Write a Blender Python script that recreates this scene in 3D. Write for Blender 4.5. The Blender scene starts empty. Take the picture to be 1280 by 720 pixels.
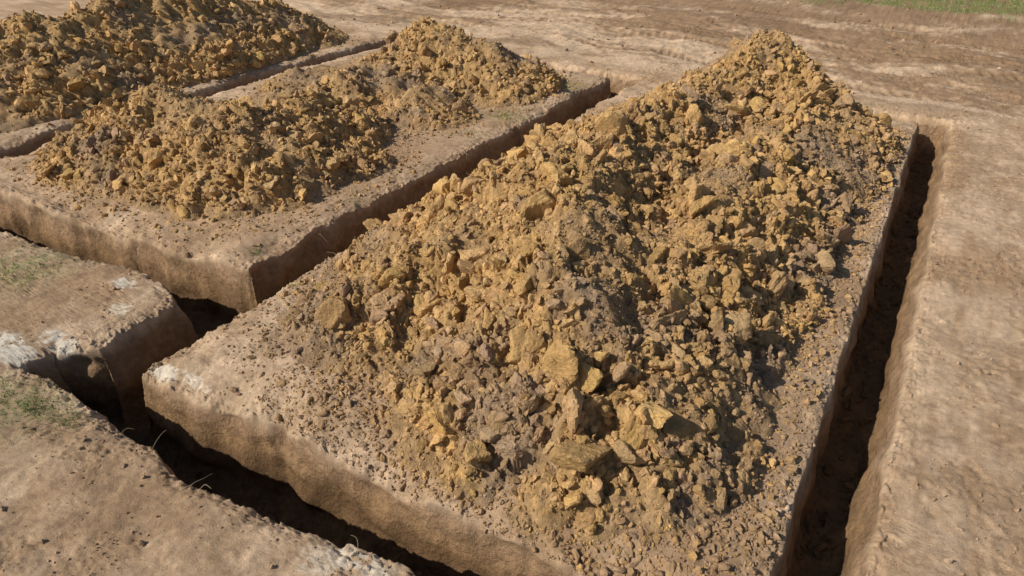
import bpy, math, numpy as np, time
T0=time.time()
rng=np.random.default_rng(7)
F=np.float32
# ------------------------------------------------------------------ noise
_ga=np.linspace(0,2*np.pi,256,endpoint=False)
GX=np.cos(_ga).astype(F); GY=np.sin(_ga).astype(F)
def hsh(ix,iy,seed):
    with np.errstate(over='ignore'):
        h=ix.astype(np.int32).view(np.uint32)*np.uint32(374761393)+iy.astype(np.int32).view(np.uint32)*np.uint32(668265263)+np.uint32((seed*974634777)&0xffffffff)
        h=(h^(h>>np.uint32(13)))*np.uint32(1274126177)
        h=(h^(h>>np.uint32(15)))*np.uint32(2246822519)
        return h^(h>>np.uint32(16))
def pn(x,y,seed=0):
    x=np.asarray(x,dtype=F); y=np.asarray(y,dtype=F)
    xf=np.floor(x); yf=np.floor(y)
    ix=xf.astype(np.int32); iy=yf.astype(np.int32)
    fx=x-xf; fy=y-yf
    u=fx*fx*fx*(fx*(fx*6-15)+10); v=fy*fy*fy*(fy*(fy*6-15)+10)
    def g(a,b,dx,dy):
        k=(hsh(a,b,seed)&np.uint32(255)).astype(np.int32)
        return GX[k]*dx+GY[k]*dy
    a=g(ix,iy,fx,fy); b=g(ix+1,iy,fx-1,fy); c=g(ix,iy+1,fx,fy-1); d=g(ix+1,iy+1,fx-1,fy-1)
    return ((a+(b-a)*u)*(1-v)+(c+(d-c)*u)*v)*F(1.5)
def fbm(x,y,f,o=4,seed=0,gain=.5):
    s=0; a=1.0; t=0
    for i in range(o):
        s=s+a*pn(x*f+17.3*i,y*f-9.1*i,seed+i*13); t+=a; a*=gain; f*=2.03
    return s/t*1.3
def blocks(x,y,c,seed):
    """angular rubble: every voronoi cell is a tilted plateau"""
    xs=(x/c).astype(F); ys=(y/c).astype(F)
    xf=np.floor(xs).astype(np.int32); yf=np.floor(ys).astype(np.int32)
    best=np.full(xs.shape,9e9,dtype=F); bh=np.zeros(xs.shape,dtype=np.uint32)
    bx=np.zeros(xs.shape,dtype=F); by=np.zeros(xs.shape,dtype=F)
    for dx in (-1,0,1):
        for dy in (-1,0,1):
            cx=xf+dx; cy=yf+dy
            h=hsh(cx,cy,seed)
            px=cx+(h&np.uint32(1023)).astype(F)/1023; py=cy+((h>>np.uint32(10))&np.uint32(1023)).astype(F)/1023
            ex=xs-px; ey=ys-py; d=ex*ex+ey*ey
            m=d<best
            best=np.where(m,d,best); bh=np.where(m,h,bh); bx=np.where(m,ex,bx); by=np.where(m,ey,by)
    r=((bh>>np.uint32(20))&np.uint32(255)).astype(F)/127.5-1
    h2=bh*np.uint32(2654435761)
    tx=((h2>>np.uint32(8))&np.uint32(255)).astype(F)/127.5-1; ty=((h2>>np.uint32(16))&np.uint32(255)).astype(F)/127.5-1
    return r*.6+(tx*bx+ty*by)*1.1-best*.6, r
def sstep(a,b,x):
    t=np.clip((x-a)/(b-a),0,1); return t*t*(3-2*t)
# ------------------------------------------------------------------ terrain definition (metres; x across the plots, y along them)
def box(q,p,q0,q1,p0,p1):
    dx=np.maximum(q0-q,q-q1); dy=np.maximum(p0-p,p-p1)
    return np.where((dx>0)&(dy>0),np.sqrt(np.maximum(dx,0)**2+np.maximum(dy,0)**2),np.maximum(dx,dy))
def band(q,p,near,far,q0,q1):
    n=np.interp(q,near[0],near[1]).astype(F); f=np.interp(q,far[0],far[1]).astype(F)
    return np.maximum(np.maximum(n-p,p-f),np.maximum(q0-q,q-q1))
def trench_sd(q,p):
    L=[box(q,p,.10,.82,-40,18.6),
       box(q,p,-3.6,.82,18.15,18.6),
       box(q,p,-8.0,-7.12,3.9,18.4),
       box(q,p,-7.95,-7.12,2.1,4.9),
       band(q,p,([-8.3,-7.2,-6.3,-5.1,-3.5,-2.4,.7],[1.93,1.93,1.98,1.86,2.16,2.32,2.56]),([-8.3,-7.9,-7.1,-4.3,-2.4,0,.7],[2.2,2.65,2.7,2.98,3.14,3.25,3.3]),-8.3,.7),
       band(q,p,([-20,-17,-12,-9.7,-8.7,-7.9,-7.4],[3.0,3.2,3.5,3.90,3.95,3.75,3.7]),([-20,-14.1,-11.8,-9.7,-8,-7.4],[3.9,4.2,4.45,4.72,4.95,5.0]),-40,-7.3),
       box(q,p,-17.3,-16.5,3.1,18.4),
       box(q,p,-17.3,-7.12,17.95,18.45)]
    s=L[0]
    for l in L[1:]: s=np.minimum(s,l)
    return s
def wcoord(q,p): return p+2.2*fbm(q,p,.10,3,40)+.10*q
RUTS=((20.6,22.5,1.0),(24.2,26.1,.9),(29.0,30.9,1),(34,36,.8))
def rutmask(q,p,w):
    far=sstep(18.9,20.5,p); m=0
    for c0,c1,k in RUTS:
        br=sstep(-.45,-.05,fbm(q,p,.15,2,int(c0)))
        for cc in (c0,c1): m=m+far*br*k*np.exp(-((w-cc)/.26)**4)
    l=q-2.6-.16*(p-9)+.25*np.sin(p*.35)
    for cc in (0,1.7): m=m+.55*np.exp(-((l-cc)/.2)**4)*sstep(8,11,p)*sstep(-.3,.2,fbm(q,p,.3,2,47))
    return m
def ground(q,p,fine=True):
    q=np.asarray(q,F); p=np.asarray(p,F)
    sd=trench_sd(q,p)
    right=sstep(-1.0,0.0,q)
    amp=1-.50*right
    sd=sd+amp*(.085*fbm(q,p,.9,3,5)+.014*fbm(q,p,4,2,6)-.07*sstep(.22,.7,fbm(q,p,1.3,2,9))+.03*sstep(.3,.6,fbm(q,p,1.5,2,10)))
    far=sstep(18.5,22,p)
    z=.06*fbm(q,p,.35,3,1)+.026*fbm(q,p,1.6,4,2,.55)*(1-.3*right)
    if fine:
        fi=sstep(-.06,.0,sd)
        z=z+.010*fbm(q,p,7,4,3,.65)*fi
        z=z+.007*fbm(q,p,32,3,4,.7)*fi
        z=z+.015*fbm(q*.45+p*.9,q*2.4-p*1.2,1.1,5,31,.6)*(1-right)+.011*fbm(q*3,p*.8,1.2,5,33,.6)*right
        lo=sstep(.02,.34,fbm(q,p,.8,4,34))*fi
        qq=q+.03*fbm(q,p,9,2,35)
        bl,_=blocks(qq,p,.085,36); bl2,_=blocks(qq,p,.042,38); z=z+lo*(.014*bl+.008*bl2)
        # crumbly rim: small blocks have dropped away
        nb=(sd<.4)&(sd>-.05)
        cr=np.zeros_like(sd); a_,_=blocks(q[nb],p[nb],.17,91); b_,_=blocks(q[nb],p[nb],.06,92); cr[nb]=.06*np.clip(a_-.05,0,1)+.026*b_
        z=z-cr*np.exp(-(sd/.13)**2)*(1-.35*right)*sstep(-.03,.01,sd)
    w=wcoord(q,p)
    z=z+far*(.10*fbm(q*.3,w,.55,4,41)+.07*fbm(q,p,1.0,4,42,.6))
    tr=np.abs(np.mod(q*3.4+w*1.5,1.0)-.5)
    rm=rutmask(q,p,w)
    z=z-rm*(.06+.07*tr)
    dfar=sstep(4.2,3.2,p)*sstep(-7.4,-6.9,q)*sstep(-.0,-1.0,q)*(p>2.5)
    bfr=sstep(-7.8,-8.3,q)*sstep(4.3,4.6,p)*sstep(7,5.5,p)
    S=.075+.17*dfar+.12*bfr
    S=S*(1-.3*right)*np.clip(1+1.0*fbm(q,p,1.0,2,12),.2,2.0)
    wd=.13+.22*bfr+.22*dfar
    out=np.maximum(sd,0)
    lip=S*np.exp(-out/wd)
    D=.90+.40*sstep(0,-1.5,q)
    t=np.clip(-sd/.15,0,1)
    prof=.50*t+.50*sstep(0,1,t)
    fl=.05*fbm(q,p,2.5,2,15)
    if fine:
        inn=sstep(-.12,-.17,sd)
        bl,_=blocks(q,p,.11,77); fl=fl+inn*(.03*bl*sstep(.05,.3,fbm(q,p,1.5,2,16)+.2)+.01*fbm(q,p,12,3,18))
    fl=fl+.20*np.exp(-np.maximum(-sd-.14,0)/.08)*np.clip(.5+.9*fbm(q,p,1.6,2,17),0,1)
    z=z-lip-(prof*(D-S-fl))*(sd<0)
    return z,sd
def seg_h(q,p,s):
    q1,p1,h1,q2,p2,h2,sl=s
    dx=q2-q1; dy=p2-p1; L=max(dx*dx+dy*dy,1e-6)
    t=np.clip(((q-q1)*dx+(p-p1)*dy)/L,0,1)
    d=np.sqrt((q-q1-t*dx)**2+(p-p1-t*dy)**2)
    d=np.sqrt(d*d+.04)-.2
    return h1+(h2-h1)*t-sl*d
PILES=[
 dict(b=(-7.05,0.0,2.9,18.0),res=.0165,seed=100,huge=420,big=3300,med=15000,small=50000,segs=[
  (-5.3,4.9,.62,-4.2,7.0,1.35,.60),(-2.6,5.4,1.22,-4.0,7.5,1.62,.60),(-4.0,7.5,1.62,-4.3,11,1.36,.62),
  (-4.3,11,1.36,-3.6,14,1.55,.62),(-3.6,14,1.55,-3.2,15.6,2.05,.74),(-1.7,4.9,.72,-2.2,9,1.05,.62),
  (-2.2,9,1.05,-2.0,15.2,1.15,.62),(-5.9,6.3,.62,-5.8,12,.62,.62)]),
 dict(b=(-16,-8.2,4.6,11.2),res=.03,seed=200,huge=70,big=800,med=5500,small=10000,segs=[
  (-13.7,7.1,1.3,-11,7.4,1.15,.62),(-11,7.3,1.1,-11.4,9.4,1.0,.6),(-9.9,6.9,.55,-9.7,8.6,.55,.6)]),
 dict(b=(-16,-8.2,9.6,17.8),res=.035,seed=300,huge=50,big=650,med=4200,small=6000,segs=[
  (-12.3,14.9,1.55,-10.3,15.2,1.1,.6),(-10.3,12.2,.62,-10.4,12.4,.6,.55),(-14.3,11.8,.5,-12.6,13.2,.85,.4),(-12.6,11.4,.7,-12.5,12.4,.8,.5)]),
 dict(b=(-25,-17.35,2.5,18.2),res=.045,seed=400,huge=240,big=2000,med=5000,small=3000,segs=[
  (-21.4,5.2,1.5,-20.6,8.6,1.9,.68),(-20.6,8.6,1.75,-20.7,12.5,2.2,.74),(-20.7,12.5,2.15,-19.7,16.2,1.1,.64),(-19.3,6.6,.9,-19.2,7.6,.9,.6),(-19.2,11,.95,-19.1,12,.9,.6)]),
]
def cloddy(q,p,seed):
    m=fbm(q,p,.6,3,seed+1)
    v=.2+.8*sstep(-.48,.0,m)
    if seed==100:
        for (a,b,r,k) in ((-2.3,5.5,.55,.9),(-6.1,4.2,.8,.6),(-4.9,9.8,.4,.5)):
            v=v*(1-k*np.exp(-(((q-a)**2+(p-b)**2)/r**2)))
    if seed==300:
        for (a,b,r,k) in ((-10.3,12.3,.9,.95),(-14,12,1.5,.9),(-10.2,15.2,1.1,.8)):
            v=v*(1-k*np.exp(-(((q-a)**2+(p-b)**2)/r**2)))
    return v
def pile_h(q,p,P,rub=True):
    k=.09; s=0
    sd0=P['seed']
    for g in P['segs']: s=s+np.exp(np.clip(seg_h(q,p,g),-3,4)/k)
    h=k*np.log(s)
    inn=sstep(-.1,.35,h)
    h=h+.20*fbm(q,p,.8,3,sd0+2)*(.35+.65*inn)+.12*fbm(q,p,2.4,3,sd0+3)*(.5+.5*inn)
    c=cloddy(q,p,sd0)
    if rub:
        wq=q+.06*fbm(q,p,5,2,sd0+4); wp=p+.06*fbm(q,p,5,2,sd0+5)
        a,_=blocks(wq,wp,.38,sd0+6); b,_=blocks(wq,wp,.18,sd0+7); d,_=blocks(wq,wp,.075,sd0+8)
        am=(.15+.85*c)*(.3+.7*inn)
        h=h+am*(.115*a*sstep(.2,.8,c)+.065*b+.022*d)+.012*fbm(q,p,26,3,sd0+9)
    return h,c,inn
# ------------------------------------------------------------------ colours (albedo)
C=lambda *a: np.array(a,dtype=F)
PALE=C(.58,.418,.275); MID=C(.455,.31,.192); BRN=C(.295,.187,.105); DAMP_SHADE=C(.125,.072,.037); REDB=C(.37,.235,.135)  # the damp tone also carries some painted trench shade
OCH=C(.63,.395,.168); OCHD=C(.43,.262,.108); GREYB=C(.45,.31,.19); WHITE=C(.76,.69,.57); GRN=C(.13,.20,.045); CBRN=C(.35,.226,.124)
def mix(a,b,t):
    t=np.asarray(t,F)[...,None]; return a*(1-t)+b*t
def ground_col(q,p,z,sd):
    full=lambda c: np.broadcast_to(c,q.shape+(3,))
    n1=fbm(q,p,.45,4,50); n2=fbm(q,p,3,4,51); n3=fbm(q,p,14,4,52,.65)
    u=q+p; nw1=fbm(u*.5,z*1.6,1.2,2,61); nw2=fbm(u*.6,z*1.2,3,2,62)
    col=mix(full(MID),PALE,sstep(-.45,.5,n1+.55*n2+.35*n3+.15*sstep(-.5,.7,q)))
    col=mix(col,GREYB*.85,.5*sstep(.0,.5,fbm(q,p,1.1,3,53)))
    col=mix(col,BRN*1.1,.6*sstep(.02,.36,fbm(q,p,.8,4,34))*sstep(-.4,.3,n3+.5*n2))
    col=mix(col,BRN*1.15,.65*sstep(-.05,.45,fbm(q*1.0,p*.6,.7,5,58)))
    col=mix(col,BRN*1.2,.5*sstep(.05,.5,fbm(q*3.5,p*.45,1.2,4,59,.6))*sstep(.7,1.0,q))
    ap=sstep(-8.2,-8.8,q)*sstep(-15.8,-15,q)*sstep(4.8,5.4,p)*sstep(18,17,p)
    ap=ap+sstep(-5.8,-4.6,q)*sstep(.08,-.2,q)*sstep(3.05,3.4,p)*sstep(18,17,p)
    col=mix(col,BRN*1.2,.6*np.clip(ap,0,1)*sstep(-.4,.3,n2+.6*n3))
    far=sstep(18.6,20,p)
    w=wcoord(q,p)
    s=fbm(q*.35,w*.8,.5,4,54)
    fc=mix(full(REDB*.82),PALE*1.0,sstep(-.25,.35,s+.40*n2+.45*sstep(24,20,w)-.25*sstep(24,28,w)))
    col=mix(col,fc,far*.9)
    col=mix(col,BRN*.80,far*.7*sstep(.05,.35,fbm(q*.5,w,.45,4,56)))
    rm=rutmask(q,p,w)
    tr=np.abs(np.mod(q*3.4+w*1.5,1.0)-.5)
    col=mix(col,BRN*.9,np.clip(np.clip(rm,0,1)*(.45+.8*tr),0,1))
    col=mix(col,PALE*1.0,.35*np.exp(-np.maximum(sd,0)/.10)*(sd>-.03)*sstep(-.2,.4,n2))
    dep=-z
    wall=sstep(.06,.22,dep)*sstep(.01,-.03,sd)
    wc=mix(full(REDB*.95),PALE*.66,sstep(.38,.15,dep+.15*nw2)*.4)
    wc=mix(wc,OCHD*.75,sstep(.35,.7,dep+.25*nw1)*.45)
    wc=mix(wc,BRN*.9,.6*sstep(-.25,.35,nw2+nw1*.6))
    wc=mix(wc,DAMP_SHADE,sstep(.52,.90,dep+.1*nw2)*.8)  # damp soil low in the cut, darkened further to deepen the trench shadow
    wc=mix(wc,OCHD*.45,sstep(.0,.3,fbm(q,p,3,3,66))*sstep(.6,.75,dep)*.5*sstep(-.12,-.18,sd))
    col=col*(1+.14*n2+.18*n3)[...,None]
    for (a,b,ra,rb,k) in ((-8.75,1.95,.42,.18,.95),(-8.45,2.35,.28,.16,.8),(-6.9,2.82,.24,.09,.7),(-6.4,2.9,.3,.07,.5),(-2.9,2.14,.35,.12,.6),(-9.0,3.6,.25,.12,.7),(-3.3,1.95,.2,.12,.4),(-9.6,1.5,.35,.22,.8),(-8.4,3.2,.2,.1,.5)):
        e=np.exp(-(((q-a)/ra)**2+((p-b)/rb)**2))
        col=mix(col,WHITE,k*sstep(.15,.75,e*(1+1.3*n2+1.8*n3)))
    g=sstep(34.8,36.6,p+1.5*n1+.8*n2)*sstep(-8,-5,q+1.5*n1)
    g2=sstep(60,75,p+6*n1)
    g3=0
    for (a,b,r,k) in ((-7.6,1.4,.6,.75),(-10.8,2.9,.8,.7),(-8.6,13.2,.5,.6),(-8.5,16.2,.6,.55)):
        g3=g3+k*np.exp(-(((q-a)**2+(p-b)**2)/r**2))*sstep(-.2,.35,n3+.5*n2)
    col=mix(col,GRN,np.clip(g*.65*sstep(-.5,.3,n3+n2)+g2*.8+g3*.8*(sd>0),0,1))
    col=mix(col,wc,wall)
    return np.clip(col,.01,.9)
def clay_col(q,p,h,c,seed,cell=None):
    full=lambda cc: np.broadcast_to(cc,q.shape+(3,))
    o=fbm(q,p,.6,4,seed+20)+.35*fbm(q,p,4,3,seed+21)+.12
    if seed==100: o=o-.8*np.exp(-(((q+2.3)/.6)**2+((p-5.5)/.8)**2))-.4*sstep(5.2,4.0,p)*sstep(-4.6,-5.4,q)-.2*sstep(-1.1,-.6,q)
    if seed==300: o=o-.15
    t=sstep(-.50,.08,o)*(.4+.6*c)
    base=mix(full(GREYB*.90),CBRN,sstep(-.2,.4,fbm(q,p,1.6,3,seed+22)))
    col=mix(base,mix(full(OCHD),OCH,sstep(-.5,.3,fbm(q,p,6,3,seed+23))),t)
    return col,t
# ------------------------------------------------------------------ mesh helpers
def mkmesh(name,V,faces,col,smooth,mat):
    me=bpy.data.meshes.new(name)
    n,k=faces.shape
    me.vertices.add(len(V)); me.vertices.foreach_set('co',np.ascontiguousarray(V,dtype=F).ravel())
    me.loops.add(n*k); me.loops.foreach_set('vertex_index',np.ascontiguousarray(faces,dtype=np.int32).ravel())
    me.polygons.add(n); me.polygons.foreach_set('loop_start',np.arange(0,n*k,k,dtype=np.int32))
    sm=np.full(n,smooth) if np.isscalar(smooth) else smooth
    me.polygons.foreach_set('use_smooth',sm.astype(bool))
    me.update(calc_edges=True)
    ca=me.color_attributes.new(name='Col',type='FLOAT_COLOR',domain='POINT')
    cc=np.ones((len(V),4),dtype=F); cc[:,:3]=col
    ca.data.foreach_set('color',cc.ravel())
    me.materials.append(mat)
    ob=bpy.data.objects.new(name,me); bpy.context.scene.collection.objects.link(ob)
    return ob
def compact(V,faces,col):
    used=np.unique(faces); mp=np.zeros(len(V),np.int32); mp[used]=np.arange(len(used))
    return V[used],mp[faces],col[used]
# ------------------------------------------------------------------ materials
def soil_mat(name,bump=.012,s1=45,rough=.68,var=.35):
    m=bpy.data.materials.new(name); m.use_nodes=True
    nt=m.node_tree; N=nt.nodes; L=nt.links; N.clear()
    out=N.new('ShaderNodeOutputMaterial'); b=N.new('ShaderNodeBsdfPrincipled')
    b.inputs['Roughness'].default_value=.95; b.inputs['Specular IOR Level'].default_value=.08
    at=N.new('ShaderNodeAttribute'); at.attribute_name='Col'
    tc=N.new('ShaderNodeTexCoord')
    n1=N.new('ShaderNodeTexNoise'); n1.inputs['Scale'].default_value=s1; n1.inputs['Detail'].default_value=5; n1.inputs['Roughness'].default_value=rough
    n3=N.new('ShaderNodeTexNoise'); n3.inputs['Scale'].default_value=9; n3.inputs['Detail'].default_value=3
    for n in (n1,n3): L.new(tc.outputs['Object'],n.inputs['Vector'])
    r1=N.new('ShaderNodeMapRange'); r1.inputs[1].default_value=.3; r1.inputs[2].default_value=.7; r1.inputs[3].default_value=1-var; r1.inputs[4].default_value=1+var
    L.new(n1.outputs[0],r1.inputs[0])
    r3=N.new('ShaderNodeMapRange'); r3.inputs[1].default_value=.3; r3.inputs[2].default_value=.7; r3.inputs[3].default_value=.82; r3.inputs[4].default_value=1.14
    L.new(n3.outputs[0],r3.inputs[0])
    mu=N.new('ShaderNodeMath'); mu.operation='MULTIPLY'; L.new(r1.outputs[0],mu.inputs[0]); L.new(r3.outputs[0],mu.inputs[1])
    vm=N.new('ShaderNodeVectorMath'); vm.operation='SCALE'; L.new(at.outputs['Color'],vm.inputs[0]); L.new(mu.outputs[0],vm.inputs['Scale'])
    L.new(vm.outputs[0],b.inputs['Base Color'])
    bp=N.new('ShaderNodeBump'); bp.inputs['Strength'].default_value=1; bp.inputs['Distance'].default_value=bump
    L.new(n1.outputs[0],bp.inputs['Height']); L.new(bp.outputs[0],b.inputs['Normal'])
    L.new(b.outputs[0],out.inputs[0])
    return m
M_ground=soil_mat('bare_soil',.017,60,.80,.20)
M_trench=soil_mat('cut_soil',.055,14,.74,.24)
M_clay=soil_mat('clay_spoil',.040,28,.72,.24)
def plain_mat(name,ca,cb,scale):
    m=bpy.data.materials.new(name); m.use_nodes=True; nt=m.node_tree; b=nt.nodes['Principled BSDF']
    n=nt.nodes.new('ShaderNodeTexNoise'); n.inputs['Scale'].default_value=scale
    r=nt.nodes.new('ShaderNodeValToRGB'); r.color_ramp.elements[0].color=(*ca,1); r.color_ramp.elements[1].color=(*cb,1)
    r.color_ramp.elements[0].position=.35; r.color_ramp.elements[1].position=.65
    nt.links.new(n.outputs[0],r.inputs[0]); nt.links.new(r.outputs[0],b.inputs['Base Color']); b.inputs['Roughness'].default_value=.8
    return m
M_grass=plain_mat('dry_grass',(.11,.18,.035),(.28,.31,.11),9)
M_straw=plain_mat('dead_root',(.45,.36,.23),(.22,.15,.08),6)
# ------------------------------------------------------------------ ground sheet + trenches
def axis(parts,lo,hi):
    xs=[]
    for a,b,d in parts: xs.append(np.arange(a,b-d*.4,d))
    x=np.concatenate(xs+[[parts[-1][1]]])
    d=parts[-1][2]; r=[]; v=x[-1]
    while v<hi: d*=1.07; v+=d; r.append(v)
    d=parts[0][2]; l=[]; v=x[0]
    while v>lo: d*=1.07; v-=d; l.append(v)
    return np.concatenate([l[::-1],x,r])
qx=axis([(-24,-17.6,.07),(-17.6,-16.2,.03),(-16.2,-8.4,.04),(-8.4,-6.9,.012),(-6.9,-5,.018),(-5,-.1,.020),(-.1,1.05,.010),(1.05,3.2,.020),(3.2,9,.05)],-400,400)
py=axis([(-.2,1.8,.016),(1.8,3.6,.009),(3.6,5.2,.012),(5.2,9,.024),(9,19,.036),(19,27,.06)],-300,700)
Q,Pp=np.meshgrid(qx.astype(F),py.astype(F))
z,sd=ground(Q,Pp)
dist=np.sqrt(Q**2+Pp**2); z=z*(1-sstep(80,160,dist))
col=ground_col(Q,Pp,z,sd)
# gouge the cut faces sideways
raw=trench_sd(Q,Pp)
gp,gq=np.gradient(raw,py,qx)
u=Q+Pp
m=sstep(.0,-.03,sd)*sstep(.05,.25,-z)*(dist<40)
dd=m*(.065*fbm(u*.6,z*1.3,2.0,2,71)+.022*fbm(u*.8,z*1.2,3.2,1,72))
V=np.stack([Q+gq.astype(F)*dd,Pp+gp.astype(F)*dd,z],-1).reshape(-1,3); colf=col.reshape(-1,3)
ny,nx=Q.shape
idx=np.arange(ny*nx,dtype=np.int32).reshape(ny,nx)
f=np.stack([idx[:-1,:-1],idx[:-1,1:],idx[1:,1:],idx[1:,:-1]],-1).reshape(-1,4)
sdf=sd.reshape(-1); 
ft=(sdf[f]<-.012).all(1)
g=compact(V,f[~ft],colf); mkmesh('ground',g[0],g[1],g[2],True,M_ground)
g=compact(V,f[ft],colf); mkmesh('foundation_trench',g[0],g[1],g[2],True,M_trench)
print('ground',len(V),time.time()-T0)
# ------------------------------------------------------------------ clod prototypes
import bmesh
def ico(sub):
    bm=bmesh.new(); bmesh.ops.create_icosphere(bm,subdivisions=sub,radius=1)
    v=np.array([x.co[:] for x in bm.verts],F); fc=np.array([[a.index for a in x.verts] for x in bm.faces],np.int32); bm.free(); return v,fc
ICO={s:ico(s) for s in (1,2,3,4)}
def proto(sub,npl,seed):
    r=np.random.default_rng(seed); v,fc=ICO[sub]
    n=r.normal(size=(npl,3)); n/=np.linalg.norm(n,axis=1,keepdims=True)
    d=r.uniform(.40,.95,npl)
    dots=v@n.T
    rad=np.where(dots>.05,d/np.maximum(dots,.05),9).min(1); rad=np.minimum(rad,1.4)
    if sub>=3:
        for fr,am in ((2.4,.06),(5.0,.04)):
            th=v@r.normal(size=(3,6))*fr+r.uniform(0,6,6)
            rad=rad*(1+am*np.sin(th).sum(1)*.6)
    rad=rad*(1+r.normal(size=len(v))*{4:.024,3:.042,2:.07,1:.10}[sub])
    sc=np.array([1,r.uniform(.6,1.0),r.uniform(.42,.85)])
    return (v*rad[:,None]*sc).astype(F),fc
PR={4:[proto(4,9,300+i) for i in range(14)],3:[proto(3,8,i) for i in range(24)],2:[proto(2,7,50+i) for i in range(24)],1:[proto(1,6,90+i) for i in range(8)]}
def clods(pos,size,colr,sub):
    N=len(pos); Vs=[];Fs=[];Cs=[]; off=0
    k=rng.integers(0,len(PR[sub]),N)
    qn=rng.normal(size=(N,4)); qn/=np.linalg.norm(qn,axis=1,keepdims=True)
    w,x,y,zz=qn.T
    R=np.stack([1-2*(y*y+zz*zz),2*(x*y-zz*w),2*(x*zz+y*w),2*(x*y+zz*w),1-2*(x*x+zz*zz),2*(y*zz-x*w),2*(x*zz-y*w),2*(y*zz+x*w),1-2*(x*x+y*y)],-1).reshape(N,3,3).astype(F)
    for j,(pv,pf) in enumerate(PR[sub]):
        s=np.where(k==j)[0]
        if not len(s): continue
        vv=np.einsum('nij,vj->nvi',R[s],pv)*size[s][:,None,None]+pos[s][:,None,:]
        nv=len(pv)
        ff=pf[None]+(np.arange(len(s))*nv)[:,None,None]+off
        Vs.append(vv.reshape(-1,3)); Fs.append(ff.reshape(-1,3)); Cs.append(np.repeat(colr[s],nv,0)); off+=len(s)*nv
    return np.concatenate(Vs).astype(F),np.concatenate(Fs).astype(np.int32),np.concatenate(Cs).astype(F)
def join(parts):
    off=0;V=[];Fc=[];Cc=[];S=[]
    for v,f_,c,s in parts:
        V.append(v);Fc.append(f_+off);Cc.append(c);S.append(np.full(len(f_),s)); off+=len(v)
    return np.concatenate(V),np.concatenate(Fc),np.concatenate(Cc),np.concatenate(S)
# ------------------------------------------------------------------ piles
for P in PILES:
    q0,q1,p0,p1=P['b']; res=P['res']
    q,p=np.meshgrid(np.arange(q0,q1,res,dtype=F),np.arange(p0,p1,res,dtype=F))
    h,c,inn=pile_h(q,p,P)
    edge=np.minimum(np.minimum(q-q0,q1-q),np.minimum(p-p0,p1-p))
    h=h-.25*(1-sstep(0,.35,edge))
    gz,gs=ground(q,p,False)
    gz=np.where(gs<0,-.15,gz)
    zz=gz+h
    cc,t=clay_col(q,p,h,c,P['seed'])
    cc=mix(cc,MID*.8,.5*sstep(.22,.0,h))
    cc=cc*(.84+.26*fbm(q,p,9,3,P['seed']+30))[...,None]
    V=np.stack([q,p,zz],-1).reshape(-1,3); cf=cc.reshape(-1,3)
    ny,nx=q.shape; idx=np.arange(ny*nx,dtype=np.int32).reshape(ny,nx)
    a,b,c_,d=idx[:-1,:-1].ravel(),idx[:-1,1:].ravel(),idx[1:,1:].ravel(),idx[1:,:-1].ravel()
    fc=np.concatenate([np.stack([a,b,c_],-1),np.stack([a,c_,d],-1)])
    hf=h.ravel(); keep=(hf[fc]>-.07).all(1)&(gs.ravel()[fc]>.02).all(1)
    mv,mf,mc=compact(V,fc[keep],cf)
    parts=[(mv,mf,mc,True)]
    near=P['seed']==100
    for kind,sub,lo,hi,pw in (('huge',4 if near else 3,.12,.25,1.6),('big',3 if near else 2,.055,.125,1.8),('med',2,.024,.058,1.5),('small',1,.010,.027,1.3)):
        n=P[kind]
        k_=3 if kind=='small' else 4
        cq=rng.uniform(q0,q1,n*k_).astype(F); cp=rng.uniform(p0,p1,n*k_).astype(F)
        hh,cm,_=pile_h(cq,cp,P)
        ggz,ggs=ground(cq,cp,False)
        thr={'huge':.12,'big':.05,'med':-.0,'small':-.05}[kind]
        pr=sstep(thr,thr+.12,hh)*(({'huge':0,'big':.0,'med':.12,'small':.5}[kind])+cm*.9)
        if kind in('huge','big'): pr=pr*(.4+.6*sstep(1.4,.6,hh))*sstep(.15,.6,cm)
        else: pr=np.maximum(pr,(.20 if kind=='med' else .5)*sstep(-.6,-.05,hh)*(hh<.05))
        ok=(rng.random(len(cq))<pr)&(ggs>(.16 if kind in('huge','big') else .04))
        cq,cp,hh,cm,ggz=[x[ok][:n] for x in (cq,cp,hh,cm,ggz)]
        m=len(cq)
        size=(lo+(hi-lo)*rng.random(m)**pw).astype(F)
        zc=ggz+np.maximum(hh,0)+size*rng.uniform(-.40,.25,m).astype(F)
        cl,t=clay_col(cq,cp,hh,cm,P['seed'])
        rr=rng.random(m)
        own=np.where((rr<.66)[:,None],OCH,np.where((rr<.86)[:,None],OCHD,GREYB))
        cl=mix(cl,own,(.65 if kind in('huge','big') else .5)*(.25+.75*t)*rng.random(m)+.05)
        cl=cl*rng.uniform(.82,1.14,(m,1))*np.stack([np.ones(m),rng.uniform(.97,1.02,m),rng.uniform(.88,1.10,m)],-1)
        pos=np.stack([cq,cp,zc],-1).astype(F)
        parts.append((*clods(pos,size,cl.astype(F),sub),False))
    V,Fc,Cc,S=join(parts)
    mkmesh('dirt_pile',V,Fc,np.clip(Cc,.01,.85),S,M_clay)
    print('pile',P['seed'],len(V),time.time()-T0)
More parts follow.
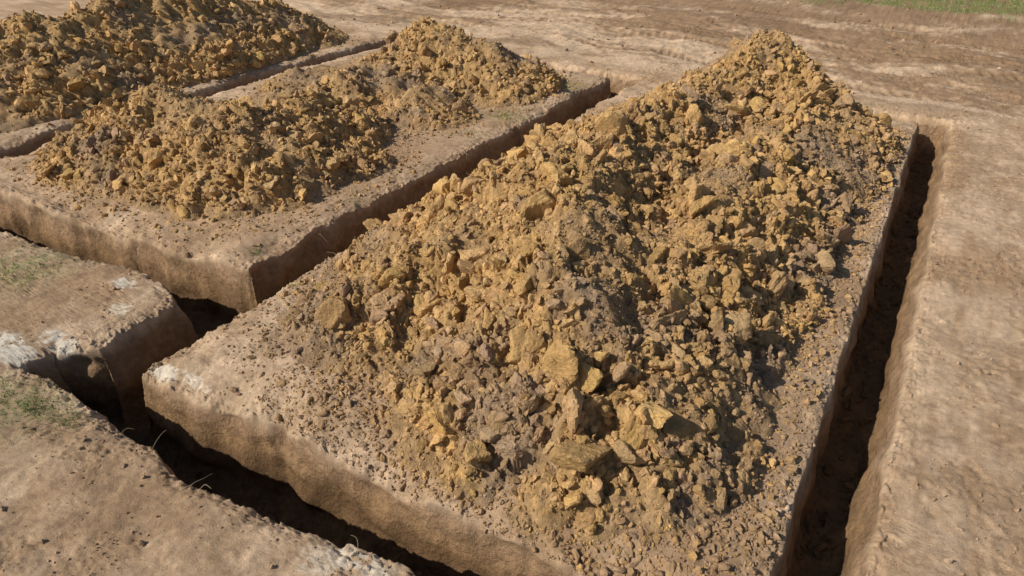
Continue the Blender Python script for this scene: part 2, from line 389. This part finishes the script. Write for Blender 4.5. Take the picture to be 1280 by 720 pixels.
# ------------------------------------------------------------------ crumbs strewn over the ground and in the trenches
parts=[]
for n,q0,q1,p0,p1,lo,hi,sub,boost in ((42000,-13,3,-.2,12,.004,.014,1,0),(2600,-13,3,-.2,12,.013,.034,2,0),(8000,-22,3,10,24,.010,.03,1,0),(1600,-22,9,17,36,.02,.08,2,0),(7000,-5.5,.1,3.0,4.6,.006,.022,1,1),(1100,-5.0,.1,3.1,4.7,.018,.055,2,1),(2500,-.9,.1,4,17,.008,.03,1,1),(350,-.8,.05,4,17,.02,.06,2,1),(320,.25,.7,2,18,.02,.07,2,1)):
    cq=rng.uniform(q0,q1,n).astype(F); cp=rng.uniform(p0,p1,n).astype(F)
    zz,ss=ground(cq,cp)
    m1=fbm(cq,cp,.8,4,34)
    ok=(rng.random(n)<(boost*.6+np.where(ss<-.12,.9,.12+1.0*sstep(-.05,.3,m1)+.8*np.exp(-np.abs(ss)/.2))))&((ss>.0)|(ss<-.16))
    cq,cp,zz,ss=cq[ok],cp[ok],zz[ok],ss[ok]; m=len(cq)
    size=(lo+(hi-lo)*rng.random(m)**2).astype(F)
    cl=ground_col(cq,cp,zz,ss)*rng.uniform(.75,1.15,(m,1))
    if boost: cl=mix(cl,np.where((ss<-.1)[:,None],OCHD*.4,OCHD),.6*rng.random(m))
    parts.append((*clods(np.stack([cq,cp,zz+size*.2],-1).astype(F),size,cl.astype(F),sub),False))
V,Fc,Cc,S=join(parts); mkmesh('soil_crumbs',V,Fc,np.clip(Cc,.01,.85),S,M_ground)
# ------------------------------------------------------------------ grass and roots
def blades(name,pts,hgt,wid,mat,lean=.6):
    N=len(pts); z0,_=ground(pts[:,0],pts[:,1])
    a=rng.uniform(0,2*np.pi,N); b=rng.uniform(0,2*np.pi,N); H=hgt*rng.uniform(.4,1.2,N); W=wid*rng.uniform(.6,1.3,N); l=rng.uniform(.1,lean,N)*H
    base=np.stack([pts[:,0],pts[:,1],z0-.005],-1)
    sx=np.stack([np.cos(a)*W,np.sin(a)*W,0*a],-1); ln=np.stack([np.cos(b)*l,np.sin(b)*l,0*a],-1)
    up=np.stack([0*a,0*a,H],-1)
    v=np.stack([base-sx,base+sx,base+.55*up+.35*ln+sx*.7,base+.55*up+.35*ln-sx*.7,base+up*.9+ln],1)
    o=(np.arange(N)*5)[:,None]
    f3=np.concatenate([o+np.array([[0,1,2]]),o+np.array([[0,2,3]]),o+np.array([[3,2,4]])])
    v=v.reshape(-1,3)
    return mkmesh(name,v,f3,np.ones((len(v),3)),False,mat)
pts=[]
for (a,b,r,n) in ((-7.35,1.6,.34,700),(-7.9,1.35,.42,800),(-6.9,1.7,.2,250),(-10.6,3.1,.6,700),(-11.3,2.7,.6,600),(-8.6,13.2,.45,600),(-8.5,16.2,.5,600),(-8.3,5.3,.12,120),(-8.45,11.6,.3,300),(-8.2,7.5,.15,120),(-6.9,3.6,.1,60),(-6.95,4.9,.1,60)):
    pts.append(rng.normal(size=(n,2))*r*.5+[a,b])
pts=np.concatenate(pts).astype(F); pts=pts[(ground(pts[:,0],pts[:,1])[1]>.02)&(fbm(pts[:,0],pts[:,1],6,2,88)>-.10)]
blades('grass_tufts',pts,.06,.0035,M_grass,1.3)
n=26000; pts=np.stack([rng.uniform(-9,24,n),rng.uniform(34.5,60,n)],-1).astype(F)
g=sstep(34.8,36.6,pts[:,1]+1.5*fbm(pts[:,0],pts[:,1],.45,4,50)+.8*fbm(pts[:,0],pts[:,1],3,4,51))*sstep(-8,-5,pts[:,0])
pts=pts[rng.random(n)<g]
blades('grass',pts,.10,.022,M_grass,.8)
cu=bpy.data.curves.new('dead_roots','CURVE'); cu.dimensions='3D'; cu.bevel_depth=.0026; cu.bevel_resolution=1
def root(a,b,L,ang,up,seed):
    r=np.random.default_rng(seed); z0=float(ground(np.array([a]),np.array([b]))[0][0])
    sp=cu.splines.new('POLY'); n=9; sp.points.add(n-1); x,y,zz=a,b,z0
    for i in range(n):
        sp.points[i].co=(x,y,zz,1); sp.points[i].radius=1-.6*i/n
        x+=math.cos(ang)*L/n; y+=math.sin(ang)*L/n; zz+=up*L/n; ang+=r.normal()*.35; up-=.14+r.normal()*.1
sd_=0
for (a,b,L,an,up) in ((-5.65,1.86,.28,1.1,1.3),(-5.0,1.78,.38,.7,.5),(-4.8,1.80,.3,.2,.9),(-6.2,1.86,.2,1.5,.8),(-8.05,5.6,.3,-.6,.7),(-8.05,6.4,.35,-.2,.6),(-8.0,9.2,.3,-.9,.8),(-8.02,12.5,.35,-.4,.9),(-7.1,7.9,.3,2.6,.7),(-7.1,9.9,.3,2.2,.8),(-3.0,2.15,.25,1.9,.9),(-7.05,5.9,.25,2.9,.7)):
    sd_+=1; root(a,b,L,an,up,sd_)
for i in range(46):
    a=rng.choice([-8.05,-7.07]); root(a+rng.normal()*.05,rng.uniform(4.8,17),rng.uniform(.08,.25),rng.uniform(0,6.28),rng.uniform(0,.9),100+i)
ob=bpy.data.objects.new('dead_roots',cu); cu.materials.append(M_straw); bpy.context.scene.collection.objects.link(ob)
# ------------------------------------------------------------------ light, sky, camera
sx,sy=-.66,-.75; el=math.radians(38)
sc=bpy.context.scene
w=bpy.data.worlds.new('World'); sc.world=w; w.use_nodes=True; nt=w.node_tree
sky=nt.nodes.new('ShaderNodeTexSky'); sky.sky_type='NISHITA'; sky.sun_disc=False; sky.sun_elevation=el; sky.sun_rotation=math.atan2(sx,sy)%(2*math.pi)
nt.links.new(sky.outputs[0],nt.nodes['Background'].inputs[0]); nt.nodes['Background'].inputs[1].default_value=.085
sun=bpy.data.lights.new('sun','SUN'); sun.energy=4.8; sun.angle=math.radians(.6); sun.color=(1,.935,.83)
so=bpy.data.objects.new('sun',sun); sc.collection.objects.link(so)
from mathutils import Vector
dv=Vector((sx*math.cos(el),sy*math.cos(el),math.sin(el)))
so.rotation_euler=dv.to_track_quat('Z','Y').to_euler(); so.location=(-10,-10,15)
cam=bpy.data.cameras.new('camera'); co=bpy.data.objects.new('camera',cam); sc.collection.objects.link(co)
co.location=(0,0,5); co.rotation_euler=(math.radians(57.2),0,math.radians(32.6)); cam.lens=22.5; cam.sensor_width=36; cam.clip_end=2000; cam.clip_start=.05
sc.camera=co
sc.view_settings.view_transform='Standard'; sc.view_settings.look='None'; sc.view_settings.exposure=0
print('done',time.time()-T0)
